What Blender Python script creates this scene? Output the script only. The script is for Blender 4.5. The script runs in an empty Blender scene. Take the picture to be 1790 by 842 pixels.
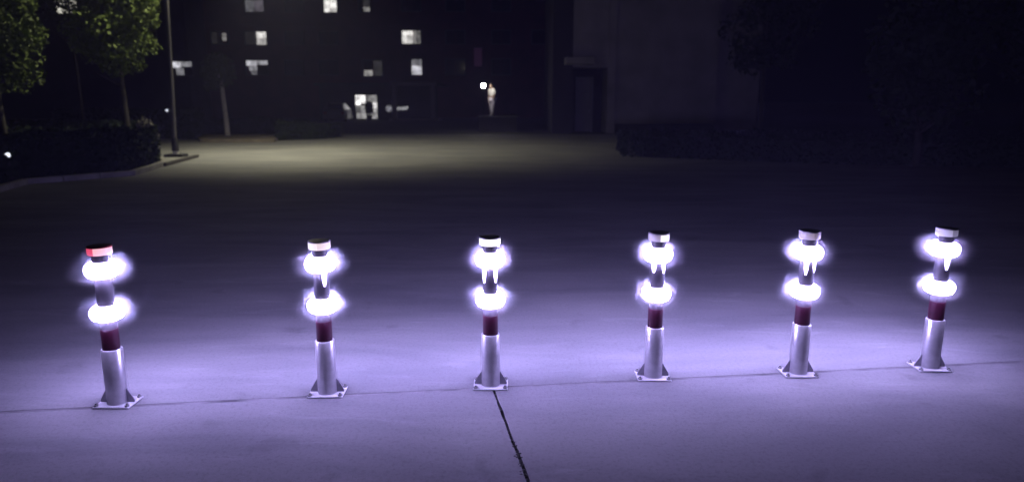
import bpy, bmesh, math, random
from mathutils import Vector, Matrix
random.seed(7)
R = math.radians
sc = bpy.context.scene
C = sc.collection

# ------------------------------------------------------------------ camera
F, PITCH, CAM_H = 1190.0, 11.6, 1.6           # focal length in photo pixels, downward tilt, eye height
cd = bpy.data.cameras.new('camera')
cam = bpy.data.objects.new('camera', cd); C.objects.link(cam)
cd.sensor_width = 36.0
cd.lens = 36.0 * F / 1790.0
cd.clip_start, cd.clip_end = 0.05, 2000
cd.dof.use_dof = True; cd.dof.focus_distance = 3.85; cd.dof.aperture_fstop = 1.5
cam.location = (0, 0, CAM_H)
cam.rotation_euler = (R(90 - PITCH), 0, 0)
sc.camera = cam

# ------------------------------------------------------------------ sky, moonlight, exposure
SUN_EL, SUN_ROT = R(-9), R(160)
w = bpy.data.worlds.new('World'); sc.world = w; w.use_nodes = True
wn = w.node_tree.nodes; wl = w.node_tree.links
bg = wn['Background']
sky = wn.new('ShaderNodeTexSky'); sky.sky_type = 'NISHITA'; sky.sun_disc = False
sky.sun_elevation = SUN_EL; sky.sun_rotation = SUN_ROT
wl.new(sky.outputs[0], bg.inputs[0]); bg.inputs[1].default_value = 0.05
sd = bpy.data.lights.new('moon', 'SUN'); sd.energy = 0.004; sd.angle = R(0.5); sd.color = (0.8, 0.85, 1.0)
so = bpy.data.objects.new('moon', sd); C.objects.link(so); so.rotation_euler = (R(50), 0, R(150))
sc.view_settings.view_transform = 'Standard'; sc.view_settings.look = 'None'
sc.view_settings.exposure = 0; sc.view_settings.gamma = 1
sc.render.engine = 'CYCLES'
sc.cycles.use_denoising = True
sc.cycles.max_bounces = 6
sc.cycles.volume_bounces = 0
sc.cycles.volume_step_rate = 0.35
sc.cycles.sample_clamp_indirect = 4
HAZE = 0.0024
HALO = 3.0  # density of the added bloom halo round the lamp rings

def ray(px, py):
    p = R(PITCH); u = (px - 895) / F; v = (421 - py) / F
    return Vector((u, math.cos(p) + v * math.sin(p), -math.sin(p) + v * math.cos(p)))
def G(px, py):                                # a photo pixel on the ground
    d = ray(px, py); t = -CAM_H / d.z
    return Vector((d.x * t, d.y * t, 0))
def V(px, py, Y):                             # a photo pixel at distance Y
    d = ray(px, py); t = Y / d.y
    return Vector((d.x * t, Y, CAM_H + d.z * t))

# ------------------------------------------------------------------ materials
def mat(name, col, rough=0.7, metal=0.0, emit=None, estr=0.0, noise=0.0, nscale=8.0, bump=0.0, bscale=60.0, spec=0.5):
    m = bpy.data.materials.new(name); m.use_nodes = True
    n = m.node_tree.nodes; l = m.node_tree.links; b = n['Principled BSDF']
    b.inputs['Base Color'].default_value = (*col, 1)
    b.inputs['Roughness'].default_value = rough
    b.inputs['Metallic'].default_value = metal
    b.inputs['Specular IOR Level'].default_value = spec
    if emit:
        b.inputs['Emission Color'].default_value = (*emit, 1)
        b.inputs['Emission Strength'].default_value = estr
    if noise or bump:
        tc = n.new('ShaderNodeTexCoord')
    if noise:
        t = n.new('ShaderNodeTexNoise'); t.inputs['Scale'].default_value = nscale; t.inputs['Detail'].default_value = 6
        l.new(tc.outputs['Object'], t.inputs['Vector'])
        r = n.new('ShaderNodeValToRGB')
        r.color_ramp.elements[0].position = 0.3; r.color_ramp.elements[1].position = 0.7
        r.color_ramp.elements[0].color = (*[max(0, c * (1 - noise)) for c in col], 1)
        r.color_ramp.elements[1].color = (*[min(1, c * (1 + noise)) for c in col], 1)
        l.new(t.outputs['Fac'], r.inputs['Fac']); l.new(r.outputs['Color'], b.inputs['Base Color'])
    if bump:
        t2 = n.new('ShaderNodeTexNoise'); t2.inputs['Scale'].default_value = bscale; t2.inputs['Detail'].default_value = 5
        l.new(tc.outputs['Object'], t2.inputs['Vector'])
        bp = n.new('ShaderNodeBump'); bp.inputs['Strength'].default_value = bump; bp.inputs['Distance'].default_value = 0.01
        l.new(t2.outputs['Fac'], bp.inputs['Height']); l.new(bp.outputs['Normal'], b.inputs['Normal'])
    return m

def concrete_mat():
    m = bpy.data.materials.new('concrete'); m.use_nodes = True
    n = m.node_tree.nodes; l = m.node_tree.links; b = n['Principled BSDF']
    tc = n.new('ShaderNodeTexCoord')
    def noise(scale, det, rough=0.55, sx=1, sy=1, dist=0):
        mp = n.new('ShaderNodeMapping'); mp.inputs['Scale'].default_value = (sx, sy, 1)
        l.new(tc.outputs['Object'], mp.inputs['Vector'])
        t = n.new('ShaderNodeTexNoise'); t.inputs['Scale'].default_value = scale; t.inputs['Detail'].default_value = det
        t.inputs['Roughness'].default_value = rough; t.inputs['Distortion'].default_value = dist
        l.new(mp.outputs['Vector'], t.inputs['Vector']); return t.outputs['Fac']
    def ramp(fac, p0, p1, c0, c1):
        r = n.new('ShaderNodeValToRGB'); e = r.color_ramp.elements
        e[0].position, e[1].position = p0, p1; e[0].color = (*c0, 1); e[1].color = (*c1, 1)
        l.new(fac, r.inputs['Fac']); return r.outputs['Color']
    def mul(a, c, f=1.0):
        x = n.new('ShaderNodeMix'); x.data_type = 'RGBA'; x.blend_type = 'MULTIPLY'; x.inputs['Factor'].default_value = f
        l.new(a, x.inputs['A']); l.new(c, x.inputs['B']); return x.outputs['Result']
    base = ramp(noise(0.55, 4, 0.5), 0.3, 0.7, (0.235, 0.235, 0.24), (0.30, 0.295, 0.29))
    stain = ramp(noise(1.1, 6, 0.6, 0.35, 1.4, 0.6), 0.36, 0.64, (0.70, 0.70, 0.73), (1, 1, 1))
    scuff = ramp(noise(2.6, 5, 0.6, 0.5, 2.2, 1.0), 0.58, 0.72, (1, 1, 1), (1.2, 1.2, 1.2))
    grain = ramp(noise(140, 4, 0.7), 0.3, 0.7, (0.88, 0.88, 0.88), (1.08, 1.08, 1.08))
    speck = ramp(noise(48, 3, 0.7), 0.32, 0.5, (0.80, 0.80, 0.80), (1, 1, 1))
    spots = ramp(noise(3.1, 3, 0.5, 1, 1, 0.3), 0.27, 0.36, (0.84, 0.83, 0.84), (1, 1, 1))
    c = mul(mul(mul(mul(mul(base, stain), scuff), grain), speck), spots)
    l.new(c, b.inputs['Base Color'])
    b.inputs['Roughness'].default_value = 0.72
    b.inputs['Specular IOR Level'].default_value = 0.3
    bp = n.new('ShaderNodeBump'); bp.inputs['Strength'].default_value = 0.25; bp.inputs['Distance'].default_value = 0.006
    l.new(noise(90, 5, 0.65), bp.inputs['Height']); l.new(bp.outputs['Normal'], b.inputs['Normal'])
    return m

M = dict(
    concrete=concrete_mat(),
    asphalt=mat('asphalt', (0.05, 0.05, 0.052), 0.9, noise=0.3, nscale=3, bump=0.3),
    kerb=mat('kerb_stone', (0.30, 0.29, 0.28), 0.8, noise=0.25, nscale=6, bump=0.3),
    soil=mat('dry_soil', (0.20, 0.17, 0.13), 0.95, noise=0.35, nscale=4, bump=0.6, bscale=30),
    white_steel=mat('white_coated_steel', (0.86, 0.85, 0.88), 0.30, 0.72, noise=0.08, nscale=25),
    plate=mat('white_plate_paint', (0.78, 0.78, 0.80), 0.45, noise=0.1, nscale=20),
    gusset=mat('grey_gusset_steel', (0.45, 0.44, 0.49), 0.45, 0.4, noise=0.15, nscale=30),
    zinc=mat('zinc_bolt', (0.5, 0.5, 0.5), 0.4, 0.9),
    sleeve=mat('dark_red_reflective_sheet', (0.04, 0.004, 0.017), 0.4, noise=0.15, nscale=40),
    pole_sheet=mat('dark_grey_tube', (0.045, 0.042, 0.050), 0.5),
    collar=mat('black_plastic', (0.03, 0.03, 0.035), 0.5),
    grey_plastic=mat('grey_plastic', (0.5, 0.48, 0.52), 0.4, noise=0.15, nscale=30),
    red_plastic=mat('dark_red_plastic', (0.20, 0.012, 0.03), 0.35),
    lamp=mat('led_lamp_glow', (0.9, 0.9, 0.9), 0.4, emit=(0.52, 0.43, 1.0), estr=7),
    lamp_rear=mat('led_lamp_rear_glow', (0.9, 0.9, 0.9), 0.4, emit=(0.48, 0.405, 1.0), estr=520),
    lamp_under=mat('led_lamp_underside_glow', (0.9, 0.9, 0.9), 0.4, emit=(0.52, 0.43, 1.0), estr=105),
    filler=mat('joint_filler', (0.16, 0.155, 0.16), 0.95, noise=0.5, nscale=5, bump=0.4),
    dirt=mat('joint_dirt', (0.03, 0.03, 0.028), 0.95, noise=0.4, nscale=40),
    bark=mat('bark', (0.04, 0.035, 0.03), 0.9, noise=0.3, nscale=12, bump=0.5),
    pale_bark=mat('whitewashed_bark', (0.62, 0.58, 0.56), 0.9, noise=0.3, nscale=12, bump=0.5),  # bark lightened in place of lamp light that misses the trunk
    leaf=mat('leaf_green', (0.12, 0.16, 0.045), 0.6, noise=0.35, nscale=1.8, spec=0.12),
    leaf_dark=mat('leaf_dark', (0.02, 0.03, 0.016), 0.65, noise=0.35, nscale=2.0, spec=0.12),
    leaf_grey=mat('leaf_grey_green', (0.10, 0.12, 0.09), 0.65, noise=0.3, nscale=2.5, spec=0.12),
    leaf_pale=mat('leaf_pale', (0.22, 0.21, 0.17), 0.7, noise=0.3, nscale=3, spec=0.12),
    pole_steel=mat('grey_pole_paint', (0.08, 0.075, 0.08), 0.5, noise=0.15, nscale=8),
    black_paint=mat('black_paint', (0.018, 0.018, 0.018), 0.6),
    white_paint=mat('white_paint', (0.75, 0.74, 0.70), 0.6),
    bar=mat('dark_worn_steel', (0.05, 0.045, 0.04), 0.7, noise=0.4, nscale=10),
    brick=mat('dark_red_render', (0.12, 0.022, 0.03), 0.9, noise=0.25, nscale=0.8, bump=0.3),
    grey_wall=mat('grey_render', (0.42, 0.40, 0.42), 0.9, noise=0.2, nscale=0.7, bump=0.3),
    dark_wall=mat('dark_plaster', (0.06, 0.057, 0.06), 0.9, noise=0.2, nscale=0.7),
    frame=mat('window_frame_paint', (0.09, 0.085, 0.09), 0.5),
    dark_glass=mat('dark_glass', (0.015, 0.016, 0.02), 0.08),
    door=mat('grey_metal_door', (0.20, 0.20, 0.21), 0.5, noise=0.1, nscale=3),
    blind=mat('dark_blind', (0.06, 0.055, 0.06), 0.9),
    skin=mat('skin', (0.50, 0.33, 0.25), 0.6),
    shirt=mat('pale_cotton', (0.62, 0.60, 0.55), 0.9, noise=0.1, nscale=14),
    trousers=mat('grey_trousers', (0.52, 0.48, 0.56), 0.9, noise=0.15, nscale=14),
    hair=mat('dark_hair', (0.02, 0.017, 0.015), 0.7),
    shoe=mat('pale_shoe', (0.42, 0.40, 0.42), 0.7),
    car=mat('silver_car_paint', (0.42, 0.42, 0.45), 0.3, 0.5),
    tyre=mat('tyre_rubber', (0.02, 0.02, 0.02), 0.9),
    tail=mat('red_tail_lens', (0.35, 0.03, 0.03), 0.3),
)
def halo_mat():
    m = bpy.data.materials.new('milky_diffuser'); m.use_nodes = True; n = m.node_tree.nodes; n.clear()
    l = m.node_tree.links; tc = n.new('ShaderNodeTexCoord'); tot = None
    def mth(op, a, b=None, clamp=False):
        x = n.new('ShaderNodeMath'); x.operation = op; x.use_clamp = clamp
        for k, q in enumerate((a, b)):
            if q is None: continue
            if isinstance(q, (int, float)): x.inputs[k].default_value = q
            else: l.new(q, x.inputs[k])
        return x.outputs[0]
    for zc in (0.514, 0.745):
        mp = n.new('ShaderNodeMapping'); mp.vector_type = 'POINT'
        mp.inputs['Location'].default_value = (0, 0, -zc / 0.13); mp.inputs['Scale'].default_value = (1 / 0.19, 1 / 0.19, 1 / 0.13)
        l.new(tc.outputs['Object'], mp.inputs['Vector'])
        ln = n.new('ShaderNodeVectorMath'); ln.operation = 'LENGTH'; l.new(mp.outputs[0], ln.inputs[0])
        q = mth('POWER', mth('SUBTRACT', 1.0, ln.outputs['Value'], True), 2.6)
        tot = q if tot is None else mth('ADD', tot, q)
    v = n.new('ShaderNodeVolumeScatter'); l.new(mth('MULTIPLY', tot, HALO), v.inputs['Density']); v.inputs['Color'].default_value = (.9, .9, .95, 1)
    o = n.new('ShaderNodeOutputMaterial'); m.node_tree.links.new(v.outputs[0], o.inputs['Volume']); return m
M['milky'] = halo_mat()
_em = {}
def room(r, g, b, s=1.0):
    k = (r, g, b, s, 'room')
    if k not in _em:
        m = mat('lit_room', (0.05, 0.05, 0.05), 0.2, emit=(r, g, b), estr=s); n = m.node_tree.nodes; l = m.node_tree.links
        tc = n.new('ShaderNodeTexCoord'); t = n.new('ShaderNodeTexNoise'); t.inputs['Scale'].default_value = 2.2; t.inputs['Detail'].default_value = 4
        mr = n.new('ShaderNodeMapRange'); mr.inputs['From Min'].default_value = .3; mr.inputs['From Max'].default_value = .7
        mr.inputs['To Min'].default_value = s * .35; mr.inputs['To Max'].default_value = s * 1.35
        l.new(tc.outputs['Object'], t.inputs['Vector']); l.new(t.outputs['Fac'], mr.inputs['Value']); l.new(mr.outputs[0], n['Principled BSDF'].inputs['Emission Strength'])
        _em[k] = m
    return _em[k]
def glow(r, g, b, s=1.0):
    k = (r, g, b, s)
    if k not in _em:
        _em[k] = mat('lit_lens', (0.3, 0.3, 0.3), 0.4, emit=(r, g, b), estr=s)
    return _em[k]

# ------------------------------------------------------------------ mesh helpers
def link(name, bm, m, parent=None, smooth=False, loc=None):
    me = bpy.data.meshes.new(name)
    bmesh.ops.recalc_face_normals(bm, faces=bm.faces[:]) if not smooth == 'raw' else None
    bm.to_mesh(me); bm.free(); me.materials.append(m)
    if smooth is True:
        for p in me.polygons: p.use_smooth = True
        try: me.set_sharp_from_angle(angle=R(40))
        except Exception: pass
    o = bpy.data.objects.new(name, me); C.objects.link(o)
    if parent: o.parent = parent
    if loc is not None: o.location = loc
    return o
def tag(o, label, cat, group=None):
    o['label'] = label; o['category'] = cat
    if group: o['group'] = group
    return o
def empty(name, loc, label=None, cat=None, group=None, rz=0):
    o = bpy.data.objects.new(name, None); C.objects.link(o); o.location = loc; o.rotation_euler = (0, 0, rz)
    if label: tag(o, label, cat, group)
    return o
def struct(o): o['kind'] = 'structure'; return o
def box(bm, x0, x1, y0, y1, z0, z1, bev=0.0):
    r = bmesh.ops.create_cube(bm, size=1)
    vs = r['verts']
    for v in vs:
        v.co = Vector(((x0 + x1) / 2 + v.co.x * (x1 - x0), (y0 + y1) / 2 + v.co.y * (y1 - y0), (z0 + z1) / 2 + v.co.z * (z1 - z0)))
    if bev:
        es = list({e for v in vs for e in v.link_edges})
        bmesh.ops.bevel(bm, geom=es, offset=bev, segments=1, affect='EDGES')
    return bm
def bx(*a, **k): return box(bmesh.new(), *a, **k)
def lathe(bm, prof, n=32, a0=0.0, a1=2 * math.pi, cx=0, cy=0):
    full = abs(a1 - a0 - 2 * math.pi) < 1e-6
    rows = []
    cnt = n if full else n + 1
    for i in range(cnt):
        a = a0 + (a1 - a0) * i / n
        rows.append([bm.verts.new((cx + r * math.cos(a), cy + r * math.sin(a), z)) for r, z in prof])
    for i in range(n):
        A, B = rows[i], rows[(i + 1) % cnt]
        for j in range(len(prof) - 1):
            bm.faces.new((A[j], B[j], B[j + 1], A[j + 1]))
    bmesh.ops.remove_doubles(bm, verts=bm.verts[:], dist=1e-5)
    bmesh.ops.dissolve_degenerate(bm, edges=bm.edges[:], dist=1e-6)
    return bm
def tube(bm, pts, rads, n=8):
    pts = [Vector(p) for p in pts]; rings = []
    for i, p in enumerate(pts):
        d = (pts[min(i + 1, len(pts) - 1)] - pts[max(i - 1, 0)]).normalized()
        s = d.cross(Vector((0.31, 0.9, 0.17))).normalized(); t = d.cross(s)
        rings.append([bm.verts.new(p + (s * math.cos(2 * math.pi * k / n) + t * math.sin(2 * math.pi * k / n)) * rads[i]) for k in range(n)])
    for A, B in zip(rings, rings[1:]):
        for k in range(n): bm.faces.new((A[k], A[(k + 1) % n], B[(k + 1) % n], B[k]))
    bm.faces.new(rings[0][::-1]); bm.faces.new(rings[-1])
    return bm
def poly_slab(bm, pts, z0, z1, bev=0.0):
    vs = [bm.verts.new((p[0], p[1], z1)) for p in pts]
    f = bm.faces.new(vs)
    if f.normal.z < 0: f.normal_flip()
    f.normal_update()
    if f.normal.z < 0: f.normal_flip()
    r = bmesh.ops.extrude_face_region(bm, geom=[f])
    for v in [g for g in r['geom'] if isinstance(g, bmesh.types.BMVert)]: v.co.z = z0
    return bm

# ------------------------------------------------------------------ ground: sheet and concrete slabs with joints
ground = struct(link('ground', bx(-400, 400, -60, 700, -0.35, -0.05), M['asphalt']))
# the joint along the bollard row and the joint that runs from it to the camera
ja, jb = G(0, 720), G(1500, 646)
jd = (jb - ja).normalized()
def jpt(x): return ja + jd * ((x - ja.x) / jd.x)
ka, kb = G(866, 690), G(924, 842)
kd = (kb - ka).normalized()
kx = lambda y: ka.x + kd.x * (y - ka.y) / kd.y
cross = None
for i in range(2000):
    y = 3.0 + i * 0.001
    x = kx(y)
    if y >= jpt(x).y: cross = Vector((x, y, 0)); break
rnd = random.Random(3)
def wob(a): return rnd.uniform(-a, a)
xs = [cross.x + (-20 + 0.12 * i) for i in range(int(40 / 0.12) + 1)]
far = [(x, jpt(x).y + 0.014 + wob(0.003)) for x in xs]
nl = [(x, jpt(x).y - 0.014 + wob(0.003)) for x in xs if x < cross.x - 0.02]
nr = [(x, jpt(x).y - 0.014 + wob(0.003)) for x in xs if x > cross.x + 0.02]
ys = [cross.y - 0.012 - 0.07 * i for i in range(90)]
kl = [(kx(y) - 0.0075 + wob(0.003), y) for y in ys]
kr = [(kx(y) + 0.0075 + wob(0.003), y) for y in ys]
def slab(pts):
    bm = bmesh.new(); poly_slab(bm, pts, -0.05, 0.0)
    top = [f for f in bm.faces if f.calc_center_median().z > -0.001]
    big = max(bm.faces, key=lambda f: f.calc_area())
    return link('concrete_slab', bm, M['concrete'], ground, smooth='raw')
def fixn(o):
    bm = bmesh.new(); bm.from_mesh(o.data); bmesh.ops.recalc_face_normals(bm, faces=bm.faces[:]); bm.to_mesh(o.data); bm.free()
for pts in (far + [(xs[-1], 34), (xs[0], 34)], nl + kl + [(xs[0], ys[-1])], nr + [(xs[-1], ys[-1])] + kr[::-1]):
    fixn(slab(pts))
# worn filler in the long joint, a little below the slabs
fl = link('joint_filler', poly_slab(bmesh.new(), [(xs[0], jpt(xs[0]).y - .03), (xs[-1], jpt(xs[-1]).y - .03), (xs[-1], jpt(xs[-1]).y + .03), (xs[0], jpt(xs[0]).y + .03)], -0.049, -0.0018), M['filler'], ground); fixn(fl)
# dirt and weeds packed in the joints
bm = bmesh.new()
def clod(p, s):
    r = bmesh.ops.create_icosphere(bm, subdivisions=1, radius=s)
    sx, sy, sz = rnd.uniform(0.7, 1.6), rnd.uniform(0.7, 1.6), rnd.uniform(0.25, 0.5)
    for v in r['verts']:
        v.co = Vector((v.co.x * sx * rnd.uniform(.8, 1.2), v.co.y * sy, v.co.z * sz)) + p
for i in range(70):
    y = cross.y - rnd.random() ** 0.8 * 1.6
    clod(Vector((kx(y) + rnd.gauss(0, 0.004), y, -0.006)), rnd.uniform(0.004, 0.010))
for yy in (3.02, 2.96, 2.90, 2.885, 2.81, 2.79, 2.73):
    for i in range(7):
        clod(Vector((kx(yy) + rnd.gauss(0, 0.007), yy + rnd.gauss(0, 0.012), -0.001)), rnd.uniform(0.003, 0.007))
dirt = link('joint_dirt', bm, M['dirt']); dirt['kind'] = 'stuff'

# ------------------------------------------------------------------ bollards
BASES = [(207, 704), (573, 686), (858, 673), (1141, 658), (1394, 652), (1624, 642)]
def gusset_bm(ang):
    bm = bmesh.new()
    t = 0.004
    pr = [(0.050, 0.010), (0.092, 0.010), (0.092, 0.022), (0.056, 0.085), (0.050, 0.085)]
    A = [bm.verts.new((r, -t, z)) for r, z in pr]; B = [bm.verts.new((r, t, z)) for r, z in pr]
    bm.faces.new(A); bm.faces.new(B[::-1])
    for i in range(5): bm.faces.new((A[i], A[(i + 1) % 5], B[(i + 1) % 5], B[i]))
    bmesh.ops.rotate(bm, verts=bm.verts[:], cent=(0, 0, 0), matrix=Matrix.Rotation(ang, 3, 'Z'))
    return bm
def reflector_bm(a0, a1):
    return lathe(bmesh.new(), [(0.0, 0.826), (0.055, 0.826), (0.058, 0.830), (0.058, 0.860), (0.055, 0.864), (0.0, 0.864)], 14, a0, a1)
def make_bollard():
    t = empty('bollard', (0, 0, 0))
    link('base_plate', bx(-0.098, 0.098, -0.075, 0.075, 0.0005, 0.010, bev=0.003), M['plate'], t)
    for k in range(2): link('gusset', gusset_bm(k * math.pi), M['gusset'], t)
    for sx in (-1, 1):
        for sy in (-1, 1):
            b = lathe(bmesh.new(), [(0, 0.0105), (0.013, 0.0105), (0.013, 0.019), (0.006, 0.019), (0.006, 0.027), (0, 0.027)], 6, cx=sx * 0.083, cy=sy * 0.06)
            link('anchor_bolt', b, M['zinc'], t)
    link('lower_tube', lathe(bmesh.new(), [(0.0, 0.0103), (0.053, 0.0103), (0.053, 0.309), (0.050, 0.313), (0, 0.313)], 40), M['white_steel'], t, True)
    link('red_sleeve', lathe(bmesh.new(), [(0, 0.3135), (0.043, 0.3135), (0.043, 0.425), (0, 0.425)], 32), M['sleeve'], t, True)
    link('upper_tube', lathe(bmesh.new(), [(0, 0.4255), (0.041, 0.4255), (0.041, 0.820), (0, 0.820)], 32), M['pole_sheet'], t, True)
    for z0, h in ((0.474, 0.080), (0.704, 0.084)):
        prof = [(0.0415, z0)]
        for i in range(11):
            a = -math.pi / 2 + math.pi * i / 10
            prof.append((0.045 + 0.039 * math.cos(a), z0 + h / 2 + h / 2 * math.sin(a)))
        prof.append((0.0415, z0 + h))
        lr = link('light_ring', lathe(bmesh.new(), prof, 36), M['lamp'], t, True)
        lr.data.update(); lr.data.materials.append(M['lamp_under']); lr.data.materials.append(M['lamp_rear'])          # underside faces made brighter, to steepen the falloff on the ground
        for p in lr.data.polygons:
            if p.normal.z < -0.62: p.material_index = 1
            elif p.center.y > 0.02: p.material_index = 2      # rear faces boosted, added to lift the ground behind the row
    # added body round the two rings that imitates lens bloom: weak scatter, thinning outward
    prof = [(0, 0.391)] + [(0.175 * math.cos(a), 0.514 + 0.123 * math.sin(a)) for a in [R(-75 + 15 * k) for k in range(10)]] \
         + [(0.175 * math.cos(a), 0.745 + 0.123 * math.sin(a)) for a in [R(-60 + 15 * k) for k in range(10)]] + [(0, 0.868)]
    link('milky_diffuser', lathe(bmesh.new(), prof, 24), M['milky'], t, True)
    link('collar', lathe(bmesh.new(), [(0, 0.8205), (0.046, 0.8205), (0.046, 0.8255), (0, 0.8255)], 28), M['collar'], t, True)
    link('signal_lens', reflector_bm(math.pi / 2, 3 * math.pi / 2), M['lamp'], t, True)  # reflective band; the lamplight on it is put in as emission
    link('signal_lens', reflector_bm(-math.pi / 2 + 0.02, math.pi / 2 - 0.02), M['lamp'], t, True)
    link('cap', lathe(bmesh.new(), [(0, 0.8645), (0.0595, 0.8645), (0.060, 0.867), (0.056, 0.872), (0.03, 0.875), (0, 0.876)], 32), M['red_plastic'], t, True)
    return t
def dup(root, loc):
    r = root.copy(); C.objects.link(r); r.location = loc
    for ch in list(root.children):
        c = ch.copy(); C.objects.link(c); c.parent = r
    return r
LABELS = ['lit bollard whose top signal glows pink and red, at the left end',
          'lit bollard with a pinkish white top signal, second from the left end',
          'lit bollard with the brightest white top, standing where the pavement crack begins',
          'lit bollard with one bright spot on its dim top, right of the cracked joint',
          'lit bollard with a dull grey top, second from the right end',
          'lit bollard with a faint lilac top, farthest away at the right end']
REFL_GLOW = [((1.0, 0.10, 0.22, 0.75), (1.0, 0.52, 0.62, 1.0)), ((1.0, 0.86, 0.92, 0.95), (1.0, 0.80, 0.86, 0.85)),  # reflections on each top, left and right half, as glow colours
       ((1.0, 0.97, 1.0, 1.6), (1.0, 0.97, 1.0, 1.6)), ((0.55, 0.45, 0.65, 0.45), (1.0, 0.92, 1.0, 1.1)),
       ((0.62, 0.48, 0.68, 0.45), (0.55, 0.42, 0.62, 0.35)), ((0.6, 0.55, 0.85, 0.55), (0.5, 0.45, 0.75, 0.3))]
proto = make_bollard()
for i, (px, py) in enumerate(BASES):
    o = proto if i == 0 else dup(proto, (0, 0, 0))
    o.location = G(px, py); o.rotation_euler = (0, 0, R([-1, 1, 0, -2, 1, -1][i]))
    tag(o, LABELS[i], 'bollard', 'lit bollards in a row across the pavement')
# tube highlights below the upper ring, put in as glowing strips: (side, length)
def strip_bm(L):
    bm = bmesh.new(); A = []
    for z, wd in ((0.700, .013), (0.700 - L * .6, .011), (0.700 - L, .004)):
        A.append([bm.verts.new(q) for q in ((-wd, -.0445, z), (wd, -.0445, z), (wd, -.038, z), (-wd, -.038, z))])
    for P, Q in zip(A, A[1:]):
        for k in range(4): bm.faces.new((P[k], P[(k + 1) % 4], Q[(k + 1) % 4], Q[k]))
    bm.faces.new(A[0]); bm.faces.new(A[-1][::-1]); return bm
# the left bollard has a red cap, the others a grey one
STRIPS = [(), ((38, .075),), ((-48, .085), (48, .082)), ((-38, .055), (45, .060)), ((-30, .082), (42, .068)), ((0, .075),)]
BOLLARDS = [o for o in C.objects if o.name.startswith('bollard')]
for o, st_ in zip(sorted(BOLLARDS, key=lambda o: o.location.x), STRIPS):
    if st_:
        for c in o.children:
            if c.name.startswith('cap'): c.data = c.data.copy(); c.data.materials.clear(); c.data.materials.append(M['grey_plastic'])
    for ang, L in st_:
        q = link('light_strip', strip_bm(L), M['lamp'], o); q.rotation_euler = (0, 0, R(ang))
for o, s in zip(sorted(BOLLARDS, key=lambda o: o.location.x), REFL_GLOW):
    ls = [c for c in o.children if c.name.startswith('signal_lens')]
    for c, k in zip(sorted(ls, key=lambda c: c.name), s):
        c.data = c.data.copy(); c.data.materials.clear(); c.data.materials.append(glow(*k))

# ------------------------------------------------------------------ vegetation
def leaves(bm, cen, rad, n, size, rn, shell=0.55):
    for _ in range(n):
        while True:
            d = Vector((rn.uniform(-1, 1), rn.uniform(-1, 1), rn.uniform(-1, 1)))
            if 0.05 < d.length < 1: break
        d = d.normalized() * (shell + (1 - shell) * rn.random())
        p = Vector((cen[0] + d.x * rad[0], cen[1] + d.y * rad[1], cen[2] + d.z * rad[2]))
        a = Vector((rn.gauss(0, 1), rn.gauss(0, 1), rn.gauss(0, 1))).normalized()
        b = a.cross(Vector((rn.gauss(0, 1), rn.gauss(0, 1), rn.gauss(0, 1)))).normalized()
        s = size * rn.uniform(0.6, 1.4)
        bm.faces.new([bm.verts.new(p + a * s), bm.verts.new(p + b * s * 0.55), bm.verts.new(p - a * s), bm.verts.new(p - b * s * 0.55)])
def clumps(bm, cen, rad, k, cr, n, size, rn):
    for _ in range(k):
        while True:
            d = Vector((rn.uniform(-1, 1), rn.uniform(-1, 1), rn.uniform(-1, 1)))
            if d.length < 1: break
        c = (cen[0] + d.x * rad[0], cen[1] + d.y * rad[1], cen[2] + d.z * rad[2])
        q = cr * rn.uniform(0.6, 1.3)
        leaves(bm, c, (q, q, q * 0.8), n, size, rn)
def tree(loc, h, clear, rx, m, label, seed, k=26, n=70, size=0.09, cr=0.5, tr=0.09, group='trees around the square', ry=None, name='leafy_tree', lean=0):
    rn = random.Random(seed)
    t = empty(name, loc, label, 'tree', group)
    bm = bmesh.new(); cz = (h + clear) / 2; top = clear + (h - clear) * 0.75
    tube(bm, [(0, 0, -0.04), (lean * .3 + 0.03, 0, clear * 0.5), (lean * .6, 0.02, clear), (lean, 0, top)], [tr * 1.25, tr, tr * 0.85, tr * 0.25], 9)
    for i in range(7):
        a = rn.uniform(0, 6.28); z = clear * 0.9 + rn.random() * (top - clear) * 0.7; L = rx * rn.uniform(0.5, 0.85)
        x0 = lean * z / top
        tube(bm, [(x0, 0, z), (x0 + math.cos(a) * L * .5, math.sin(a) * L * .5, z + L * .35), (x0 + math.cos(a) * L, math.sin(a) * L, z + L * .6)], [tr * .45, tr * .3, tr * .1], 6)
    link('trunk', bm, M['bark'], t, True)
    bm = bmesh.new()
    clumps(bm, (lean, 0, cz), (rx - cr * .6, (ry or rx) - cr * .6, (h - clear) / 2 - cr * .4), k, cr, n, size, rn)
    link('crown', bm, m, t, smooth='raw')
    return t

# two lit trees at the left, the slender one between them, the round clipped one
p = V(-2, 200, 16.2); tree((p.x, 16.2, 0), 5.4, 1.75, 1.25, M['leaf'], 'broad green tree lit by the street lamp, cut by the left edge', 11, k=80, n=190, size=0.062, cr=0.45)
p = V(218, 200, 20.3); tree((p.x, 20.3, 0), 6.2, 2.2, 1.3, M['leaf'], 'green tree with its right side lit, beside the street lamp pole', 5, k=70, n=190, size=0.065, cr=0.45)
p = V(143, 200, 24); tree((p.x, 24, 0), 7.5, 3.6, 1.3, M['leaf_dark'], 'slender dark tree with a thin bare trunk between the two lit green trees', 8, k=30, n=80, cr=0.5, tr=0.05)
p = V(393, 200, 30.5)
t = empty('clipped_tree', (p.x, 30.5, 0), 'small round clipped tree with a thin pale trunk behind the lit pavement', 'tree', 'trees around the square')
bm = bmesh.new(); tube(bm, [(0.06, 0, -0.04), (0.03, 0, 1.0), (-0.03, 0, 2.3), (-0.12, 0, 2.8)], [0.12, 0.1, 0.085, 0.05], 9); link('trunk', bm, M['pale_bark'], t, True)
bm = bmesh.new(); rn = random.Random(2)
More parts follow.
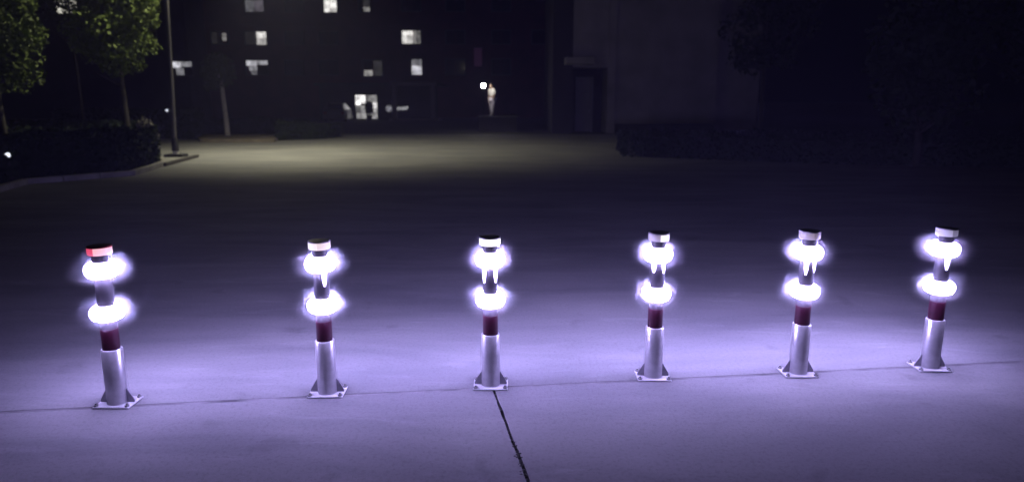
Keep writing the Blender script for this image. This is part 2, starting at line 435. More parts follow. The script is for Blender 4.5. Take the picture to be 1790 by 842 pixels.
leaves(bm, (-0.15, 0, 2.85), (0.75, 0.75, 0.85), 1500, 0.085, rn, 0.4); leaves(bm, (-0.5, 0, 2.2), (0.3, 0.3, 0.2), 160, 0.08, rn, 0.3)
link('crown', bm, M['leaf_grey'], t, smooth='raw')

# hedges: a twiggy core and a coat of leaves
def in_poly(x, y, P):
    c = False; j = len(P) - 1
    for i in range(len(P)):
        if (P[i][1] > y) != (P[j][1] > y) and x < (P[j][0] - P[i][0]) * (y - P[i][1]) / (P[j][1] - P[i][1]) + P[i][0]: c = not c
        j = i
    return c
def hedge(P, h, m, label, seed, n=5000, size=0.06, var=0.12, cat='hedge', z0=0.0):
    rn = random.Random(seed)
    cx = sum(p[0] for p in P) / len(P); cy = sum(p[1] for p in P) / len(P)
    t = empty('hedge', (cx, cy, z0), label, cat)
    Q = [(p[0] - cx, p[1] - cy) for p in P]
    bm = bmesh.new(); poly_slab(bm, [(x * 0.93, y * 0.93) for x, y in Q], -0.03, h * 0.85)
    link('core', bm, M['leaf_dark'], t)
    bm = bmesh.new()
    X0, X1 = min(q[0] for q in Q), max(q[0] for q in Q); Y0, Y1 = min(q[1] for q in Q), max(q[1] for q in Q)
    def put(x, y, z):
        a = Vector((rn.gauss(0, 1), rn.gauss(0, 1), rn.gauss(0, 1))).normalized(); b = a.orthogonal().normalized()
        s = size * rn.uniform(.6, 1.5); p = Vector((x, y, z))
        bm.faces.new([bm.verts.new(p + a * s), bm.verts.new(p + b * s * .6), bm.verts.new(p - a * s), bm.verts.new(p - b * s * .6)])
    k = 0
    while k < n:
        x, y = rn.uniform(X0, X1), rn.uniform(Y0, Y1)
        if in_poly(x, y, Q):
            put(x, y, h * 0.86 + var * (math.sin(x * 2.3 + seed) * .5 + math.sin(y * 3.1 + x) * .5) + rn.uniform(-.05, .08)); k += 1
    for i in range(len(Q)):
        a, b = Q[i], Q[(i + 1) % len(Q)]; L = math.hypot(b[0] - a[0], b[1] - a[1])
        for _ in range(int(L * h * 260)):
            u = rn.random(); put(a[0] + (b[0] - a[0]) * u + rn.gauss(0, .05), a[1] + (b[1] - a[1]) * u + rn.gauss(0, .05), rn.uniform(0.0, h))
    link('foliage', bm, m, t, smooth='raw')
    return t
gx = lambda px, py: tuple(G(px, py)[:2])
bedL = [gx(-60, 352), gx(45, 322), gx(110, 317), gx(232, 307), gx(288, 289), gx(262, 262), gx(-140, 258), gx(-260, 330)]
kerb_pts = bedL[:5] + [bedL[5]]
inner = [(x - 0.35 * (1 if i else 0.5), y + 0.35) for i, (x, y) in enumerate(bedL[:5])] + [bedL[5], bedL[6], (bedL[7][0], bedL[7][1])]
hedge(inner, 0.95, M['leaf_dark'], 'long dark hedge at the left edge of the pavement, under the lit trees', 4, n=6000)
t = empty('kerb', (0, 0, 0), 'low pale kerb along the foot of the left hedge', 'kerb')
for a, b in zip(kerb_pts, kerb_pts[1:]):
    A, B = Vector((*a, 0)), Vector((*b, 0)); L = (B - A).length; k = max(1, round(L / 0.9)); d = (B - A) / L
    for i in range(k):
        o = link('kerb_stone', bx(-L / k / 2 + .006, L / k / 2 - .006, -.06, .06, 0.0005, 0.11 + rnd.uniform(0, .008), bev=.012), M['kerb'], t)
        o.location = A + d * (L * (i + .5) / k); o.rotation_euler = (0, 0, math.atan2(d.y, d.x))
# pale bush by the lamp pole
p = V(258, 226, 18.0)
t = empty('pale_bush', (p.x, 18.0, 0), 'pale straggly bush at the hedge end beside the street lamp', 'bush')
bm = bmesh.new(); rn = random.Random(9)
for i in range(6):
    a = rn.uniform(0, 6.28); tube(bm, [(0, 0, -0.03), (math.cos(a) * .12, math.sin(a) * .12, .5), (math.cos(a) * .3, math.sin(a) * .3, 1.0)], [.018, .014, .006], 5)
link('stem', bm, M['bark'], t)
bm = bmesh.new(); clumps(bm, (0, 0, .85), (.25, .2, .25), 9, .2, 55, .05, rn); link('foliage', bm, M['leaf_pale'], t, smooth='raw')

# far planting strip behind the lit pavement, with its hedge and dark shrub
strip = [gx(350, 249), gx(480, 249), gx(486, 246), gx(470, 238.5), gx(340, 238.5)]
s = link('planting_strip', poly_slab(bmesh.new(), strip, 0.0005, 0.10), M['soil']); fixn(s); struct(s)
a, b = gx(340, 235), gx(480, 235)
hedge([(a[0], a[1]), (b[0], b[1]), (b[0], b[1] + 1.2), (a[0], a[1] + 1.2)], 0.75, M['leaf_dark'], 'low dim hedge behind the small round clipped tree', 6, n=1800)
a, b = gx(484, 246), gx(565, 243)
hedge([a, b, (b[0] + .4, b[1] + 1.6), (a[0] - .1, a[1] + 1.8)], 0.62, M['leaf_dark'], 'black low shrub mass at the far edge of the pavement, right of the planting strip', 16, n=1500, var=.2, cat='shrub')
a, b = gx(100, 240), gx(345, 244)
hedge([(a[0], a[1]), (b[0], b[1]), (b[0] - 1, b[1] + 3), (a[0] - 1, a[1] + 3)], 1.25, M['leaf_dark'], 'tall dark hedge in the back, behind the street lamp pole', 26, n=4000)
# right side: long dark hedge and dark trees
a, b, c = gx(1094, 274), gx(1420, 286), gx(1900, 296)
hedge([a, b, c, (c[0] + 3, c[1] + 5.5), (b[0] + 1, b[1] + 4), (a[0] + .3, a[1] + 3.2)], 0.66, M['leaf_dark'], 'low black hedge along the right of the pavement, before the grey corner building', 36, n=5000)
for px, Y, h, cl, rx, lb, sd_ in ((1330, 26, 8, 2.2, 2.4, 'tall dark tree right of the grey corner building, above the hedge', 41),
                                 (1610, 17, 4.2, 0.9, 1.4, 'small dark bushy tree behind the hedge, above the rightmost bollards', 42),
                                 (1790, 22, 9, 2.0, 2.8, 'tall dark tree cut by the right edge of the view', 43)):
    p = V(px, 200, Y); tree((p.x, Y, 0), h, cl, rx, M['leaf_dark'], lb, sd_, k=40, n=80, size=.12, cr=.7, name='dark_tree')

# ------------------------------------------------------------------ street lamp, its light, the bar on the ground
lp = G(308, 274)
t = empty('street_lamp', lp, 'tall grey street lamp pole with a black foot at the left of the lit pavement', 'street lamp')
lean = V(300, 20, lp.y).x - lp.x
arm = Vector((2.7, 0.9, 0))
link('base_block', bx(-.27, .27, -.2, .2, 0.0005, .085, bev=.015), M['black_paint'], t)
link('white_band', lathe(bmesh.new(), [(0, .0855), (.085, .0855), (.085, .17), (0, .17)], 20), M['white_paint'], t, True)
link('black_foot', lathe(bmesh.new(), [(0, .1705), (.10, .1705), (.085, .55), (0, .55)], 20), M['black_paint'], t, True)
bm = bmesh.new(); tube(bm, [(0, 0, .5505), (lean * .3, 0, 2.2), (lean * .9, 0, 6.4)], [.062, .055, .045], 14); link('pole', bm, M['pole_steel'], t, True)
bm = bmesh.new(); tube(bm, [(lean * .9, 0, 6.41), (lean * .9 + .3, .1, 6.75), (arm.x * .6, arm.y * .6, 6.95), (arm.x - .3, arm.y - .1, 7.0)], [.04, .038, .034, .03], 10); link('arm', bm, M['pole_steel'], t, True)
hd = link('lamp_head', bx(arm.x - .35, arm.x + .4, arm.y - .13, arm.y + .13, 6.98, 7.10, bev=.03), M['pole_steel'], t)
link('lamp_glass', bx(arm.x - .25, arm.x + .32, arm.y - .1, arm.y + .1, 6.93, 6.978, bev=.01), glow(1.0, 0.93, 0.58, 130), t)
sl = link('indicator_light', lathe(bmesh.new(), [(0, -.04), (.035, -.02), (.035, .02), (0, .04)], 12), glow(0.8, 0.85, 1.0, 0.9), t)
sl.location = (-.10, -.08, V(292, 193, lp.y).z - lp.z)
sp = bpy.data.lights.new('lamp_beam', 'SPOT'); sp.energy = 2600; sp.color = (1.0, 0.95, 0.66); sp.spot_size = R(122); sp.spot_blend = 0.75; sp.shadow_soft_size = 0.12
spo = bpy.data.objects.new('lamp_beam', sp); C.objects.link(spo); spo.parent = t; spo.location = (arm.x, arm.y, 6.90)
spo.rotation_euler = Vector((0.16, 0.20, -1)).to_track_quat('-Z', 'Y').to_euler()
sp2 = bpy.data.lights.new('lamp_spill', 'SPOT'); sp2.energy = 1900; sp2.color = (1.0, 0.95, 0.66); sp2.spot_size = R(76); sp2.spot_blend = 0.8; sp2.shadow_soft_size = 0.12  # added spot at the lamp head, aimed to brighten the tree crowns
spo2 = bpy.data.objects.new('lamp_spill', sp2); C.objects.link(spo2); spo2.parent = t; spo2.location = (arm.x - .4, arm.y, 6.95)
spo2.rotation_euler = (Vector((-13.0, 17.6, 4.3)) - (lp + spo2.location)).to_track_quat('-Z', 'Y').to_euler()
a, b = G(287, 291), G(345, 275); d = b - a
o = link('ground_bar', bx(-d.length / 2, d.length / 2, -.05, .05, 0.0005, .085, bev=.012), M['bar'])
o.location = (a + b) / 2; o.rotation_euler = (0, 0, math.atan2(d.y, d.x))
tag(o, 'dark straight bar lying on the pavement at the foot of the street lamp', 'bar')
# small marker light in the left bed
p = V(13, 271, 13.2)
t = empty('marker_light', (p.x, 13.2, 0), 'tiny white marker light on a short post at the far left, in the hedge', 'marker light')
link('post', lathe(bmesh.new(), [(0, -.03), (.03, -.03), (.03, p.z - .05), (0, p.z - .05)], 10), M['black_paint'], t)
link('lens', lathe(bmesh.new(), [(0, p.z - .049), (.045, p.z - .03), (.045, p.z + .03), (0, p.z + .05)], 14), glow(0.85, 0.88, 1.0, 1.5), t)

# ------------------------------------------------------------------ apartment buildings
WY = 68.0
def wbox(px, py): v = V(px, py, WY); return v.x, v.z
def window(parent, px0, py0, px1, py1, panes, Y, off):
    """frame with recessed panes; panes are fractions (x0,x1,y0,y1,(r,g,b,strength) or None for dark glass)"""
    a, b = V(px0, py1, Y), V(px1, py0, Y)
    x0, x1, z0, z1 = a.x - off.x, b.x - off.x, a.z, b.z; y = Y - off.y
    bm = bmesh.new(); f = .07
    box(bm, x0 - f, x1 + f, y - .09, y - .003, z1, z1 + f); box(bm, x0 - f, x1 + f, y - .09, y - .003, z0 - f, z0)
    box(bm, x0 - f, x0, y - .088, y - .003, z0 + .001, z1 - .001); box(bm, x1, x1 + f, y - .088, y - .003, z0 + .001, z1 - .001)
    W = link('window', bm, M['frame'], parent)
    g = 0.03
    for (u0, u1, w0, w1, e) in panes:
        X0, X1 = x0 + (x1 - x0) * u0, x0 + (x1 - x0) * u1; Z1, Z0 = z1 - (z1 - z0) * w0, z1 - (z1 - z0) * w1
        mm = M['dark_glass'] if e is None else (M['blind'] if e == 'blind' else room(*e))
        link('pane', bx(X0 + g * .5, X1 - g * .5, y - .06, y - .03, Z0 + g * .5, Z1 - g * .5), mm, W)
    return W
WARM = lambda s: (1.0, 0.97, 0.93, s)
COOL = lambda s: (0.93, 0.92, 1.0, s)
a = V(335, 200, WY).x; b = V(1010, 200, WY).x; cxb = (a + b) / 2
off = Vector((cxb, WY, 0))
bld = empty('apartment_building', (cxb, WY, 0), 'dark reddish apartment block with scattered lit windows, far behind the square', 'building')
link('facade_wall', bx(a - cxb, b - cxb, 0, 12, -.06, 26), M['brick'], bld)
link('roof', bx(a - cxb - .4, b - cxb + .4, -.4, 12.4, 26.002, 26.4), M['dark_wall'], bld)
for k, py in enumerate((41, 93, 143)):
    z = V(500, py, WY).z; link('floor_band', bx(a - cxb - .03, b - cxb + .03, -.12, -.003, z - .12, z + .12), M['brick'], bld)
D = [(0, .5, 0, 1, None), (.5, 1, 0, 1, None)]
W = [
 (430, 0, 460, 21, [(0, .5, 0, 1, COOL(.13)), (.5, 1, 0, 1, (0.9, 0.8, 0.95, .10))]),
 (567, 0, 588, 22, [(0, .5, 0, 1, WARM(1.1)), (.5, 1, 0, .7, WARM(1.3)), (.5, 1, .7, 1, WARM(.6))]),
 (628, 0, 646, 21, [(0, .4, 0, 1, None), (.4, 1, 0, .6, WARM(.03)), (.4, 1, .6, 1, WARM(.3))]),
 (371, 56, 398, 77, [(0, .35, 0, 1, WARM(.015)), (.35, .65, 0, 1, 'blind'), (.65, .9, .1, .75, WARM(.28)), (.9, 1, 0, 1, None)]),
 (430, 56, 447, 78, [(0, 1, 0, 1, WARM(.012))]),
 (448, 56, 465, 79, [(0, 1, 0, .5, WARM(1.0)), (0, .35, .5, 1, WARM(.6)), (.35, 1, .5, 1, WARM(.42))]),
 (432, 106, 468, 131, [(0, .5, 0, .38, COOL(.62)), (.5, 1, 0, .32, COOL(.35)), (.12, .5, .38, .72, COOL(.35)), (.5, 1, .32, 1, 'blind'), (.2, .48, .72, 1, COOL(.15))]),
 (302, 108, 335, 132, [(0, .45, 0, .45, COOL(.8)), (.45, 1, 0, .38, COOL(.28)), (.2, .6, .45, 1, COOL(.22)), (.6, 1, .38, 1, 'blind')]),
 (635, 106, 668, 133, [(.05, .5, .62, 1, WARM(.32)), (.05, .5, 0, .6, None), (.55, 1, 0, 1, WARM(.03))]),
 (703, 54, 735, 77, [(0, .28, 0, 1, WARM(.95)), (.28, .6, 0, .35, WARM(1.1)), (.28, .6, .35, 1, WARM(.65)), (.62, .8, 0, 1, WARM(.30)), (.8, 1, 0, 1, WARM(.16))]),
 (720, 104, 737, 131, [(0, 1, 0, .4, COOL(.22)), (0, 1, .4, 1, COOL(.72))]),
 (500, 56, 530, 78, D), (560, 56, 590, 78, D), (500, 106, 530, 131, D), (560, 106, 590, 131, D), (780, 54, 812, 77, D), (780, 104, 812, 131, D),
 (860, 54, 892, 77, D), (860, 104, 892, 131, D), (930, 54, 962, 77, D), (500, 0, 530, 21, D), (703, 0, 735, 20, D), (780, 0, 812, 20, D), (860, 0, 892, 20, D),
]
for x0, y0, x1, y1, pn in W:
    if x0 < 335: continue
    window(bld, x0, y0, x1, y1, pn, WY, off)
# the neighbour block on the left
WY2 = 64.0
a = V(-120, 200, WY2).x; b = V(338, 200, WY2).x; cxb2 = (a + b) / 2; off2 = Vector((cxb2, WY2, 0))
bl2 = empty('apartment_building', (cxb2, WY2, 0), 'black apartment block at the left with one warm lit window above the trees', 'building')
link('facade_wall', bx(a - cxb2, b - cxb2, 0, 11, -.06, 22), M['dark_wall'], bl2)
link('roof', bx(a - cxb2 - .4, b - cxb2 + .4, -.4, 11.4, 22.002, 22.4), M['dark_wall'], bl2)
window(bl2, 99, 0, 133, 24, [(0, .52, 0, 1, (1.0, .96, .84, .85)), (.54, 1, 0, 1, (1.0, .95, .82, .42))], WY2, off2)
x0, y0, x1, y1, pn = W[7]; window(bl2, x0, y0, x1, y1, pn, WY2, off2)
for x0 in (40, 180, 240): window(bl2, x0, 2, x0 + 32, 24, D, WY2, off2); window(bl2, x0, 56, x0 + 32, 78, D, WY2, off2)

# ground floor shop: lit doorway, sign, portal
SY = 60.5
def sbox(px0, py0, px1, py1, Y, d): a, b = V(px0, py1, Y), V(px1, py0, Y); return (a.x, b.x, Y, Y + d, a.z, b.z)
a = G(640, 211)
cxs = V(660, 200, SY).x
shop = empty('corner_shop', (cxs, SY, 0), 'ground floor shop with a brightly lit doorway under the apartment block', 'shop')
x0, x1 = V(560, 200, SY).x - cxs, V(765, 200, SY).x - cxs; zt = V(640, 150, SY).z
dx0, dx1 = V(620, 200, SY).x - cxs, V(661, 200, SY).x - cxs; dz1 = V(640, 166, SY).z
link('wall', bx(x0, dx0, 0, .3, -.06, zt), M['dark_wall'], shop)
link('wall', bx(dx1, x1, 0, .3, -.06, zt), M['dark_wall'], shop)
link('lintel', bx(dx0 + .001, dx1 - .001, 0.002, .3, dz1, zt), M['dark_wall'], shop)
link('roof', bx(x0 - .3, x1 + .3, -.5, 7.3, zt + .002, zt + .2), M['dark_wall'], shop)
door = bmesh.new(); 
for u in (0, .5, 1): box(door, dx0 + (dx1 - dx0) * u - .04 + (.045 if u == 0 else -.045 if u == 1 else 0), dx0 + (dx1 - dx0) * u + .04 + (.045 if u == 0 else -.045 if u == 1 else 0), .1, .18, -.04, dz1 - .01)
dr = link('doorway', door, M['frame'], shop)
zz = lambda u: dz1 * (1 - u)
xx = lambda u: dx0 + (dx1 - dx0) * u
for u0, u1, w0, w1, s in ((.03, .26, .0, .42, 1.5), (.26, .48, .0, .36, 1.4), (.03, .24, .42, .72, .16), (.24, .44, .42, .72, .5), (.05, .24, .72, .97, .3), (.24, .48, .72, .97, .4),
                          (.52, .72, .0, .3, .28), (.72, .97, .0, .3, .34), (.52, .74, .3, .7, .08), (.76, .97, .3, .55, 1.2), (.78, .97, .55, .75, .55), (.52, .7, .7, .97, .2), (.7, .97, .75, .97, .45)):
    link('pane', bx(xx(u0) + .02, xx(u1) - .02, .2, .23, max(.02, zz(w1)) + .02, zz(w0) - .02), room(1.0, .97, .96, s), dr)
# rounded dark plant in front of the doorway
p = V(645, 190, SY - 1.2)
t = empty('potted_shrub', (p.x, SY - 1.2, -.05), 'dark rounded potted shrub silhouetted against the lit shop doorway', 'potted plant')
link('pot', lathe(bmesh.new(), [(0, 0), (.2, 0), (.28, .45), (0, .45)], 16), M['dark_wall'], t)
bm = bmesh.new(); tube(bm, [(0, 0, .44), (0, 0, .9)], [.04, .03], 6); link('trunk', bm, M['bark'], t)
bm = bmesh.new(); leaves(bm, (0, 0, 1.1), (.36, .36, .55), 600, .08, random.Random(1), .2); link('crown', bm, M['leaf_grey'], t, smooth='raw')
# sign: round emblem and short lettering
sg = empty('shop_sign', V(692, 190, SY - .1), 'small dim shop sign with a round emblem and short white lettering', 'sign')
off3 = sg.location
bk = sbox(668, 178, 716, 200, SY - .06, .05); link('board', bx(bk[0] - off3.x, bk[1] - off3.x, .035, .09, bk[4] - off3.z, bk[5] - off3.z), M['black_paint'], sg)
bm = bmesh.new(); bmesh.ops.create_cone(bm, cap_ends=True, segments=24, radius1=.31, radius2=.31, depth=.03, matrix=Matrix.Rotation(R(90), 4, 'X'))
em = link('emblem', bm, glow(.8, .78, .9, .11), sg); em.location = V(680, 190, SY - .1) - off3
bm = bmesh.new(); box(bm, -.12, .02, -.02, .0, -.2, -.08); box(bm, .02, .16, -.02, 0, -.05, .12); box(bm, -.18, -.08, -.021, 0, .02, .16)
e2 = link('emblem_mark', bm, glow(.9, .9, 1.0, .38), em); e2.location = (0, -.018, 0)
cu = bpy.data.curves.new('lettering', 'FONT'); cu.body = 'YHAP'; cu.size = .42; cu.extrude = .008; cu.align_x = 'CENTER'; cu.align_y = 'CENTER'
tx = bpy.data.objects.new('lettering', cu); C.objects.link(tx); tx.parent = sg; tx.rotation_euler = (R(90), R(-3), 0)
tx.location = V(703, 190, SY - .1) - off3; 
me = bpy.data.meshes.new_from_object(tx); me.materials.clear(); me.materials.append(glow(.95, .95, 1.0, .75))
lt = bpy.data.objects.new('lettering', me); C.objects.link(lt); lt.parent = sg; lt.rotation_euler = tx.rotation_euler; lt.location = tx.location
bpy.data.objects.remove(tx); lt.name = 'lettering'
# faint portal frame on the right of the shop
pt = empty('entrance_portal', V(730, 205, SY - .6) * 1, 'faint grey portal frame right of the shop sign', 'portal'); pt.location.z = 0
ox = pt.location.x
for px in (690, 757):
    q = V(px, 190, SY - .6); link('pillar', bx(q.x - ox - .18, q.x - ox + .18, -.18, .18, -.06, V(px, 150, SY - .6).z), M['grey_wall'], pt)
l0, l1 = V(684, 150, SY - .6), V(763, 144, SY - .6); link('lintel', bx(l0.x - ox, l1.x - ox, -.25, .25, l0.z + .002, l1.z), M['grey_wall'], pt)
st = link('step', bx(V(680, 210, SY - 2).x - ox, V(770, 210, SY - 2).x - ox, -1.4, -.3, -.06, .14), M['kerb'], pt)

# parked car, seen from behind
cp = V(592, 200, 57.5); car = empty('parked_car', (cp.x, 57.5, -.05), 'dim silver car parked end on, left of the lit shop doorway', 'car', rz=R(4))
def loft(secs):
    bm = bmesh.new(); rows = []
    for y, pts in secs: rows.append([bm.verts.new((x, y, z)) for x, z in pts])
    n = len(rows[0])
    for A, B in zip(rows, rows[1:]):
        for i in range(n): bm.faces.new((A[i], A[(i + 1) % n], B[(i + 1) % n], B[i]))
    bm.faces.new(rows[0]); bm.faces.new(rows[-1][::-1]); return bm
def csec(w, z0, zb, zt, tw): return [(-w, z0), (-w, zb), (-w * .98, zb + .06), (-tw, zt), (tw, zt), (w * .98, zb + .06), (w, zb), (w, z0)]
link('body', loft([(-2.15, csec(.78, .32, .75, .80, .74)), (-2.0, csec(.86, .22, .82, .92, .78)), (-1.3, csec(.88, .2, .9, 1.42, .62)), (-.2, csec(.88, .2, .9, 1.48, .64)), (.7, csec(.88, .2, .9, 1.3, .6)), (1.2, csec(.87, .2, .86, .95, .72)), (2.1, csec(.78, .26, .66, .72, .66))]), M['car'], car, True)
bm = bmesh.new(); v = [bm.verts.new(q) for q in ((-.66, -1.86, 1.0), (.66, -1.86, 1.0), (.54, -1.38, 1.38), (-.54, -1.38, 1.38))]; bm.faces.new(v)
r = bmesh.ops.extrude_face_region(bm, geom=bm.faces[:]); bmesh.ops.translate(bm, verts=[g for g in r['geom'] if isinstance(g, bmesh.types.BMVert)], vec=(0, -.05, .05)); link('rear_window', bm, M['dark_glass'], car)
link('bumper', bx(-.84, .84, -2.22, -2.1, .32, .52, bev=.03), M['car'], car)
for s in (-1, 1):
    link('tail_light', bx(s * .70 - .11, s * .70 + .11, -2.19, -2.05, .62, .78, bev=.02), M['tail'], car)
    for y in (-1.35, 1.35):
        bm = bmesh.new(); bmesh.ops.create_cone(bm, cap_ends=True, segments=20, radius1=.31, radius2=.31, depth=.2, matrix=Matrix.Translation((s * .79, y, .31)) @ Matrix.Rotation(R(90), 4, 'Y')); wh = link('wheel', bm, M['tyre'], car)
        bm = bmesh.new(); bmesh.ops.create_cone(bm, cap_ends=True, segments=16, radius1=.19, radius2=.17, depth=.03, matrix=Matrix.Translation((s * .905, y, .31)) @ Matrix.Rotation(R(90) * s, 4, 'Y')); link('rim', bm, M['zinc'], wh)

# dim purple hanging banner
q0 = V(829, 116, WY - .5); q1 = V(842, 84, WY - .5)
bn = empty('banner', V(835, 100, WY - .5), 'dim purple vertical banner on the apartment block, above the standing person', 'banner')
link('cloth', bx(q0.x - bn.location.x, q1.x - bn.location.x, 0, .06, q0.z - bn.location.z, q1.z - bn.location.z), glow(.9, .15, .8, .010), bn)  # cloth given a faint glow of its own so it shows
link('bracket', bx(q0.x - bn.location.x - .05, q1.x - bn.location.x + .05, 0, .45, q1.z - bn.location.z + .005, q1.z - bn.location.z + .07), M['black_paint'], bn)

# ------------------------------------------------------------------ person on the raised step, lamp beside
PY = 38.0
feet = V(861, 203, PY); PZ = feet.z
tw = empty('stone_step', (feet.x + .5, PY + .6, 0), 'dark raised stone step below the standing person', 'step')
x0, x1 = V(835, 200, PY).x - tw.location.x, V(905, 200, PY).x - tw.location.x
link('slab', bx(x0, x1, -1.0, 1.0, PZ - .09, PZ - .002, bev=.01), M['dark_wall'], tw)
link('riser', bx(x0 + .06, x1 - .06, -.92, .95, -.06, PZ - .091), M['dark_wall'], tw)
def skin(name, pts, edges, root, m, parent, sub=1):
    """one continuous skinned surface from joints {key: (xyz, radius)}"""
    ks = list(pts); me = bpy.data.meshes.new(name)
    me.from_pydata([pts[k][0] for k in ks], [(ks.index(a), ks.index(b)) for a, b in edges], [])
    o = bpy.data.objects.new(name, me); C.objects.link(o); o.parent = parent
    md = o.modifiers.new('skin', 'SKIN'); md.use_smooth_shade = True
    sv = me.skin_vertices[0].data if me.skin_vertices else None
    if sv is None:
        bpy.context.view_layer.update(); sv = me.skin_vertices[0].data
    for i, k in enumerate(ks):
        rr = pts[k][1]; sv[i].radius = rr if isinstance(rr, tuple) else (rr, rr); sv[i].use_root = (k == root)
    s = o.modifiers.new('sub', 'SUBSURF'); s.levels = sub; s.render_levels = sub
    me.materials.append(m); return o
pr = empty('person', (feet.x, PY, PZ), 'person in a pale top and grey trousers standing beside a small bright lamp', 'person', rz=R(52))
J = {'pel': ((0, 0, .93), (.13, .10)), 'sp': ((-.02, 0, 1.10), (.125, .10)), 'ch': ((-.03, 0, 1.30), (.15, .11)), 'nk': ((-.06, 0, 1.47), .055), 'hd0': ((-.10, 0, 1.53), .06), 'hd1': ((-.12, 0, 1.62), (.085, .10)), 'hd2': ((-.12, 0, 1.70), (.07, .085))}
E_ = [('pel', 'sp'), ('sp', 'ch'), ('ch', 'nk'), ('nk', 'hd0'), ('hd0', 'hd1'), ('hd1', 'hd2')]
for s, n in ((-1, 'l'), (1, 'r')):
    fw = -.16 if n == 'l' else .05                                  # one foot ahead, facing the left
    J.update({'hip' + n: ((0, s * .09, .88), .085), 'kn' + n: ((fw * .5 - .03, s * .10, .48), .06), 'an' + n: ((fw, s * .10, .08), .042), 'to' + n: ((fw - .17, s * .10, .035), .034),
              'sh' + n: ((-.03, s * .18, 1.40), .062), 'el' + n: ((.03 if n == 'r' else -.10, s * .24, 1.13), .044), 'wr' + n: ((-.04 if n == 'r' else -.26, s * .23, .90 if n == 'r' else 1.04), .03), 'pa' + n: ((-.06 if n == 'r' else -.33, s * .22, .83 if n == 'r' else 1.04), (.036, .018))})
    E_ += [('pel', 'hip' + n), ('hip' + n, 'kn' + n), ('kn' + n, 'an' + n), ('an' + n, 'to' + n), ('ch', 'sh' + n), ('sh' + n, 'el' + n), ('el' + n, 'wr' + n), ('wr' + n, 'pa' + n)]
    bp_, dv = Vector(J['pa' + n][0]), (Vector((-.02, 0, -1)) if n == 'r' else Vector((-1, 0, -.1))).normalized()
    sd2 = Vector((1, 0, 0)) if n == 'r' else Vector((0, 0, 1))
    for q, (o_, L) in enumerate(((-.027, .07), (-.009, .085), (.009, .08), (.027, .06))):
        p1 = bp_ + sd2 * o_ + dv * .035; p2 = p1 + dv * L * .55; p3 = p2 + (dv + Vector((0, -s * .6, 0))).normalized() * L * .45
        for z_, pp, rr in (('a', p1, .010), ('b', p2, .009), ('c', p3, .007)): J[f'f{q}{z_}{n}'] = (tuple(pp), rr)
        E_ += [('pa' + n, f'f{q}a{n}'), (f'f{q}a{n}', f'f{q}b{n}'), (f'f{q}b{n}', f'f{q}c{n}')]
    p1 = bp_ - sd2 * .04 + Vector((0, -s * .01, 0)); p2 = p1 + (dv - sd2 * .4).normalized() * .045
    J['t0' + n] = (tuple(p1), .011); J['t1' + n] = (tuple(p2), .008); E_ += [('pa' + n, 't0' + n), ('t0' + n, 't1' + n)]
J['nose'] = ((-.225, 0, 1.61), .014); E_ += [('hd1', 'nose')]
skin('body', J, E_, 'pel', M['skin'], pr)
def sub_(keys, ex, ren=None): return {k: (J[k][0], tuple(a + ex for a in J[k][1]) if isinstance(J[k][1], tuple) else J[k][1] + ex) for k in keys}
k1 = ['pel', 'sp', 'ch', 'shl', 'shr', 'ell', 'elr']; sh = sub_(k1, .028); sh['cl'] = ((-.05, 0, 1.44), .075)
skin('shirt', sh, [('pel', 'sp'), ('sp', 'ch'), ('ch', 'cl'), ('ch', 'shl'), ('ch', 'shr'), ('shl', 'ell'), ('shr', 'elr')], 'pel', M['shirt'], pr)
k2 = ['pel', 'hipl', 'hipr', 'knl', 'knr', 'anl', 'anr']; tr_ = sub_(k2, .03)
skin('trousers', tr_, [('pel', 'hipl'), ('pel', 'hipr'), ('hipl', 'knl'), ('hipr', 'knr'), ('knl', 'anl'), ('knr', 'anr')], 'pel', M['trousers'], pr)
for n in 'lr':
    a_, b_ = Vector(J['an' + n][0]), Vector(J['to' + n][0])
    skin('shoe', {'h': (tuple(Vector((a_.x + .04, a_.y, .045))), .045), 'm': (tuple((a_ + b_) / 2 + Vector((0, 0, -.005))), .048), 't': (tuple(b_ + Vector((-.03, 0, .003))), .038)}, [('h', 'm'), ('m', 't')], 'h', M['shoe'], pr)
skin('hair', {'a': ((-.075, 0, 1.62), (.075, .085)), 'b': ((-.10, 0, 1.715), (.085, .095)), 'c': ((-.15, 0, 1.735), (.05, .07))}, [('a', 'b'), ('b', 'c')], 'a', M['hair'], pr)
for s in (-1, 1):
    bm = bmesh.new(); bmesh.ops.create_icosphere(bm, subdivisions=1, radius=.012); e = link('eye', bm, M['black_paint'], pr); e.location = (-.205, s * .033, 1.635)
    bm = bmesh.new(); bmesh.ops.create_icosphere(bm, subdivisions=2, radius=.03); bmesh.ops.scale(bm, verts=bm.verts[:], vec=(.8, .35, 1.2)); e = link('ear', bm, M['skin'], pr); e.location = (-.11, s * .10, 1.615)
link('mouth', bx(-.212, -.203, -.022, .022, 1.565, 1.572), M['sleeve'], pr)
lm = V(845, 150, PY - .7)
t = empty('globe_lamp', (lm.x, PY - .7, PZ), 'small bright round lamp on a thin dark post by the standing person', 'lamp')
link('post', lathe(bmesh.new(), [(0, 0), (.06, 0), (.06, .02), (.018, .03), (.018, lm.z - PZ - .13), (0, lm.z - PZ - .13)], 12), M['black_paint'], t)
bm = bmesh.new(); bmesh.ops.create_uvsphere(bm, u_segments=20, v_segments=12, radius=.11); gl = link('globe', bm, glow(1.0, .95, .9, 80), t, True); gl.location = (0, 0, lm.z - PZ)

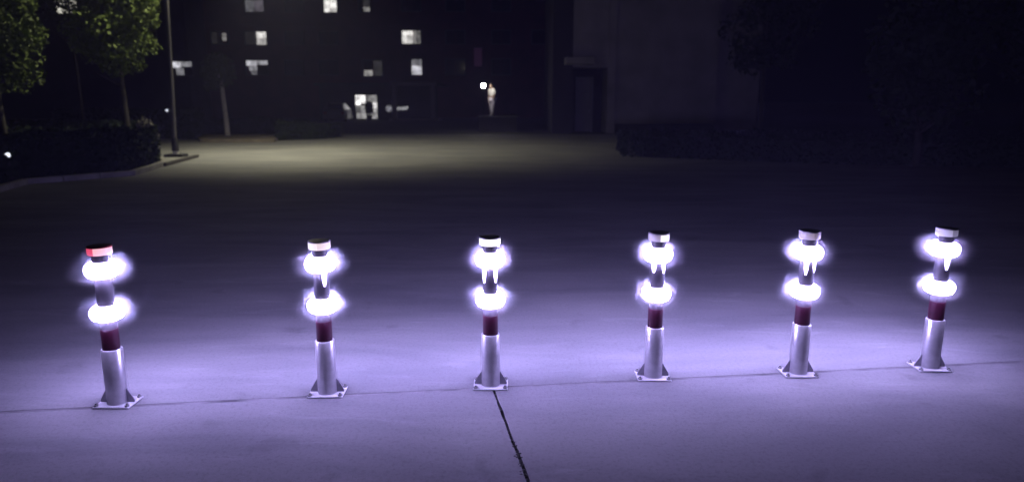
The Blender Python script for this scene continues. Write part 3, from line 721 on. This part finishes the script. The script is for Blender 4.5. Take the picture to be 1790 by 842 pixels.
# ------------------------------------------------------------------ grey corner building with the recessed entrance
CY = 36.0
cx0, cx1 = V(960, 200, CY).x, V(1300, 200, CY).x
cb = empty('corner_building', (cx0, CY, 0), 'dim grey rendered building with a recessed entrance, right of the square', 'building')
X = lambda px: V(px, 200, CY).x - cx0
Z = lambda py: V(1000, py, CY).z
dA, dB, dT = X(1000), X(1060), Z(118)
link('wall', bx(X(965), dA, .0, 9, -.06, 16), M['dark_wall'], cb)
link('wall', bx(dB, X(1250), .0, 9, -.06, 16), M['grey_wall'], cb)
link('wall', bx(X(1250) + .001, X(1330), .6, 9, -.06, 16), M['grey_wall'], cb)
link('wall', bx(dA + .001, dB - .001, .003, 9, dT, 16), M['grey_wall'], cb)
link('roof', bx(X(965) - .2, X(1330) + .2, -.3, 9.3, 16.002, 16.3), M['dark_wall'], cb)
link('entrance_back', bx(dA + .002, dB - .002, 2.2, 2.4, -.06, dT - .002), M['dark_wall'], cb)
dl = link('door', bx(dA + .25, dA + (dB - dA) * .60, 1.0, 1.06, .0, dT - .45, bev=.01), M['door'], cb)
link('handle', bx(dA + (dB - dA) * .55, dA + (dB - dA) * .565, .94, .998, .95, 1.15), M['zinc'], dl)
link('door_jamb', bx(dA + (dB - dA) * .605, dA + (dB - dA) * .66, .9, 1.1, -.04, dT - .44), M['door'], cb)
link('canopy', bx(X(985), X(1034), -1.0, -.003, Z(114), Z(102), bev=.02), M['grey_wall'], cb)
link('corner_pilaster', bx(dB + .01, dB + .42, -.14, -.003, -.06, 15.9), M['grey_wall'], cb)
link('plinth', bx(dB + .43, X(1250) - .02, -.08, -.003, -.06, .45), M['dark_wall'], cb)

# ------------------------------------------------------------------ haze: thin tinted air, added to give the lamps a glow
if HAZE:
    hz = bpy.data.objects.new('haze', bpy.data.meshes.new('haze')); bm = bmesh.new()
    box(bm, -120, 120, -20, 95, -1.4, 30); bm.to_mesh(hz.data); bm.free(); C.objects.link(hz); hz['kind'] = 'stuff'
    hm = bpy.data.materials.new('haze'); hm.use_nodes = True; n = hm.node_tree.nodes; n.clear()
    pv = n.new('ShaderNodeVolumePrincipled'); pv.inputs['Density'].default_value = HAZE; pv.inputs['Color'].default_value = (.66, .64, 1.0, 1); pv.inputs['Anisotropy'].default_value = 0.1
    out = n.new('ShaderNodeOutputMaterial'); hm.node_tree.links.new(pv.outputs[0], out.inputs['Volume']); hz.data.materials.append(hm)
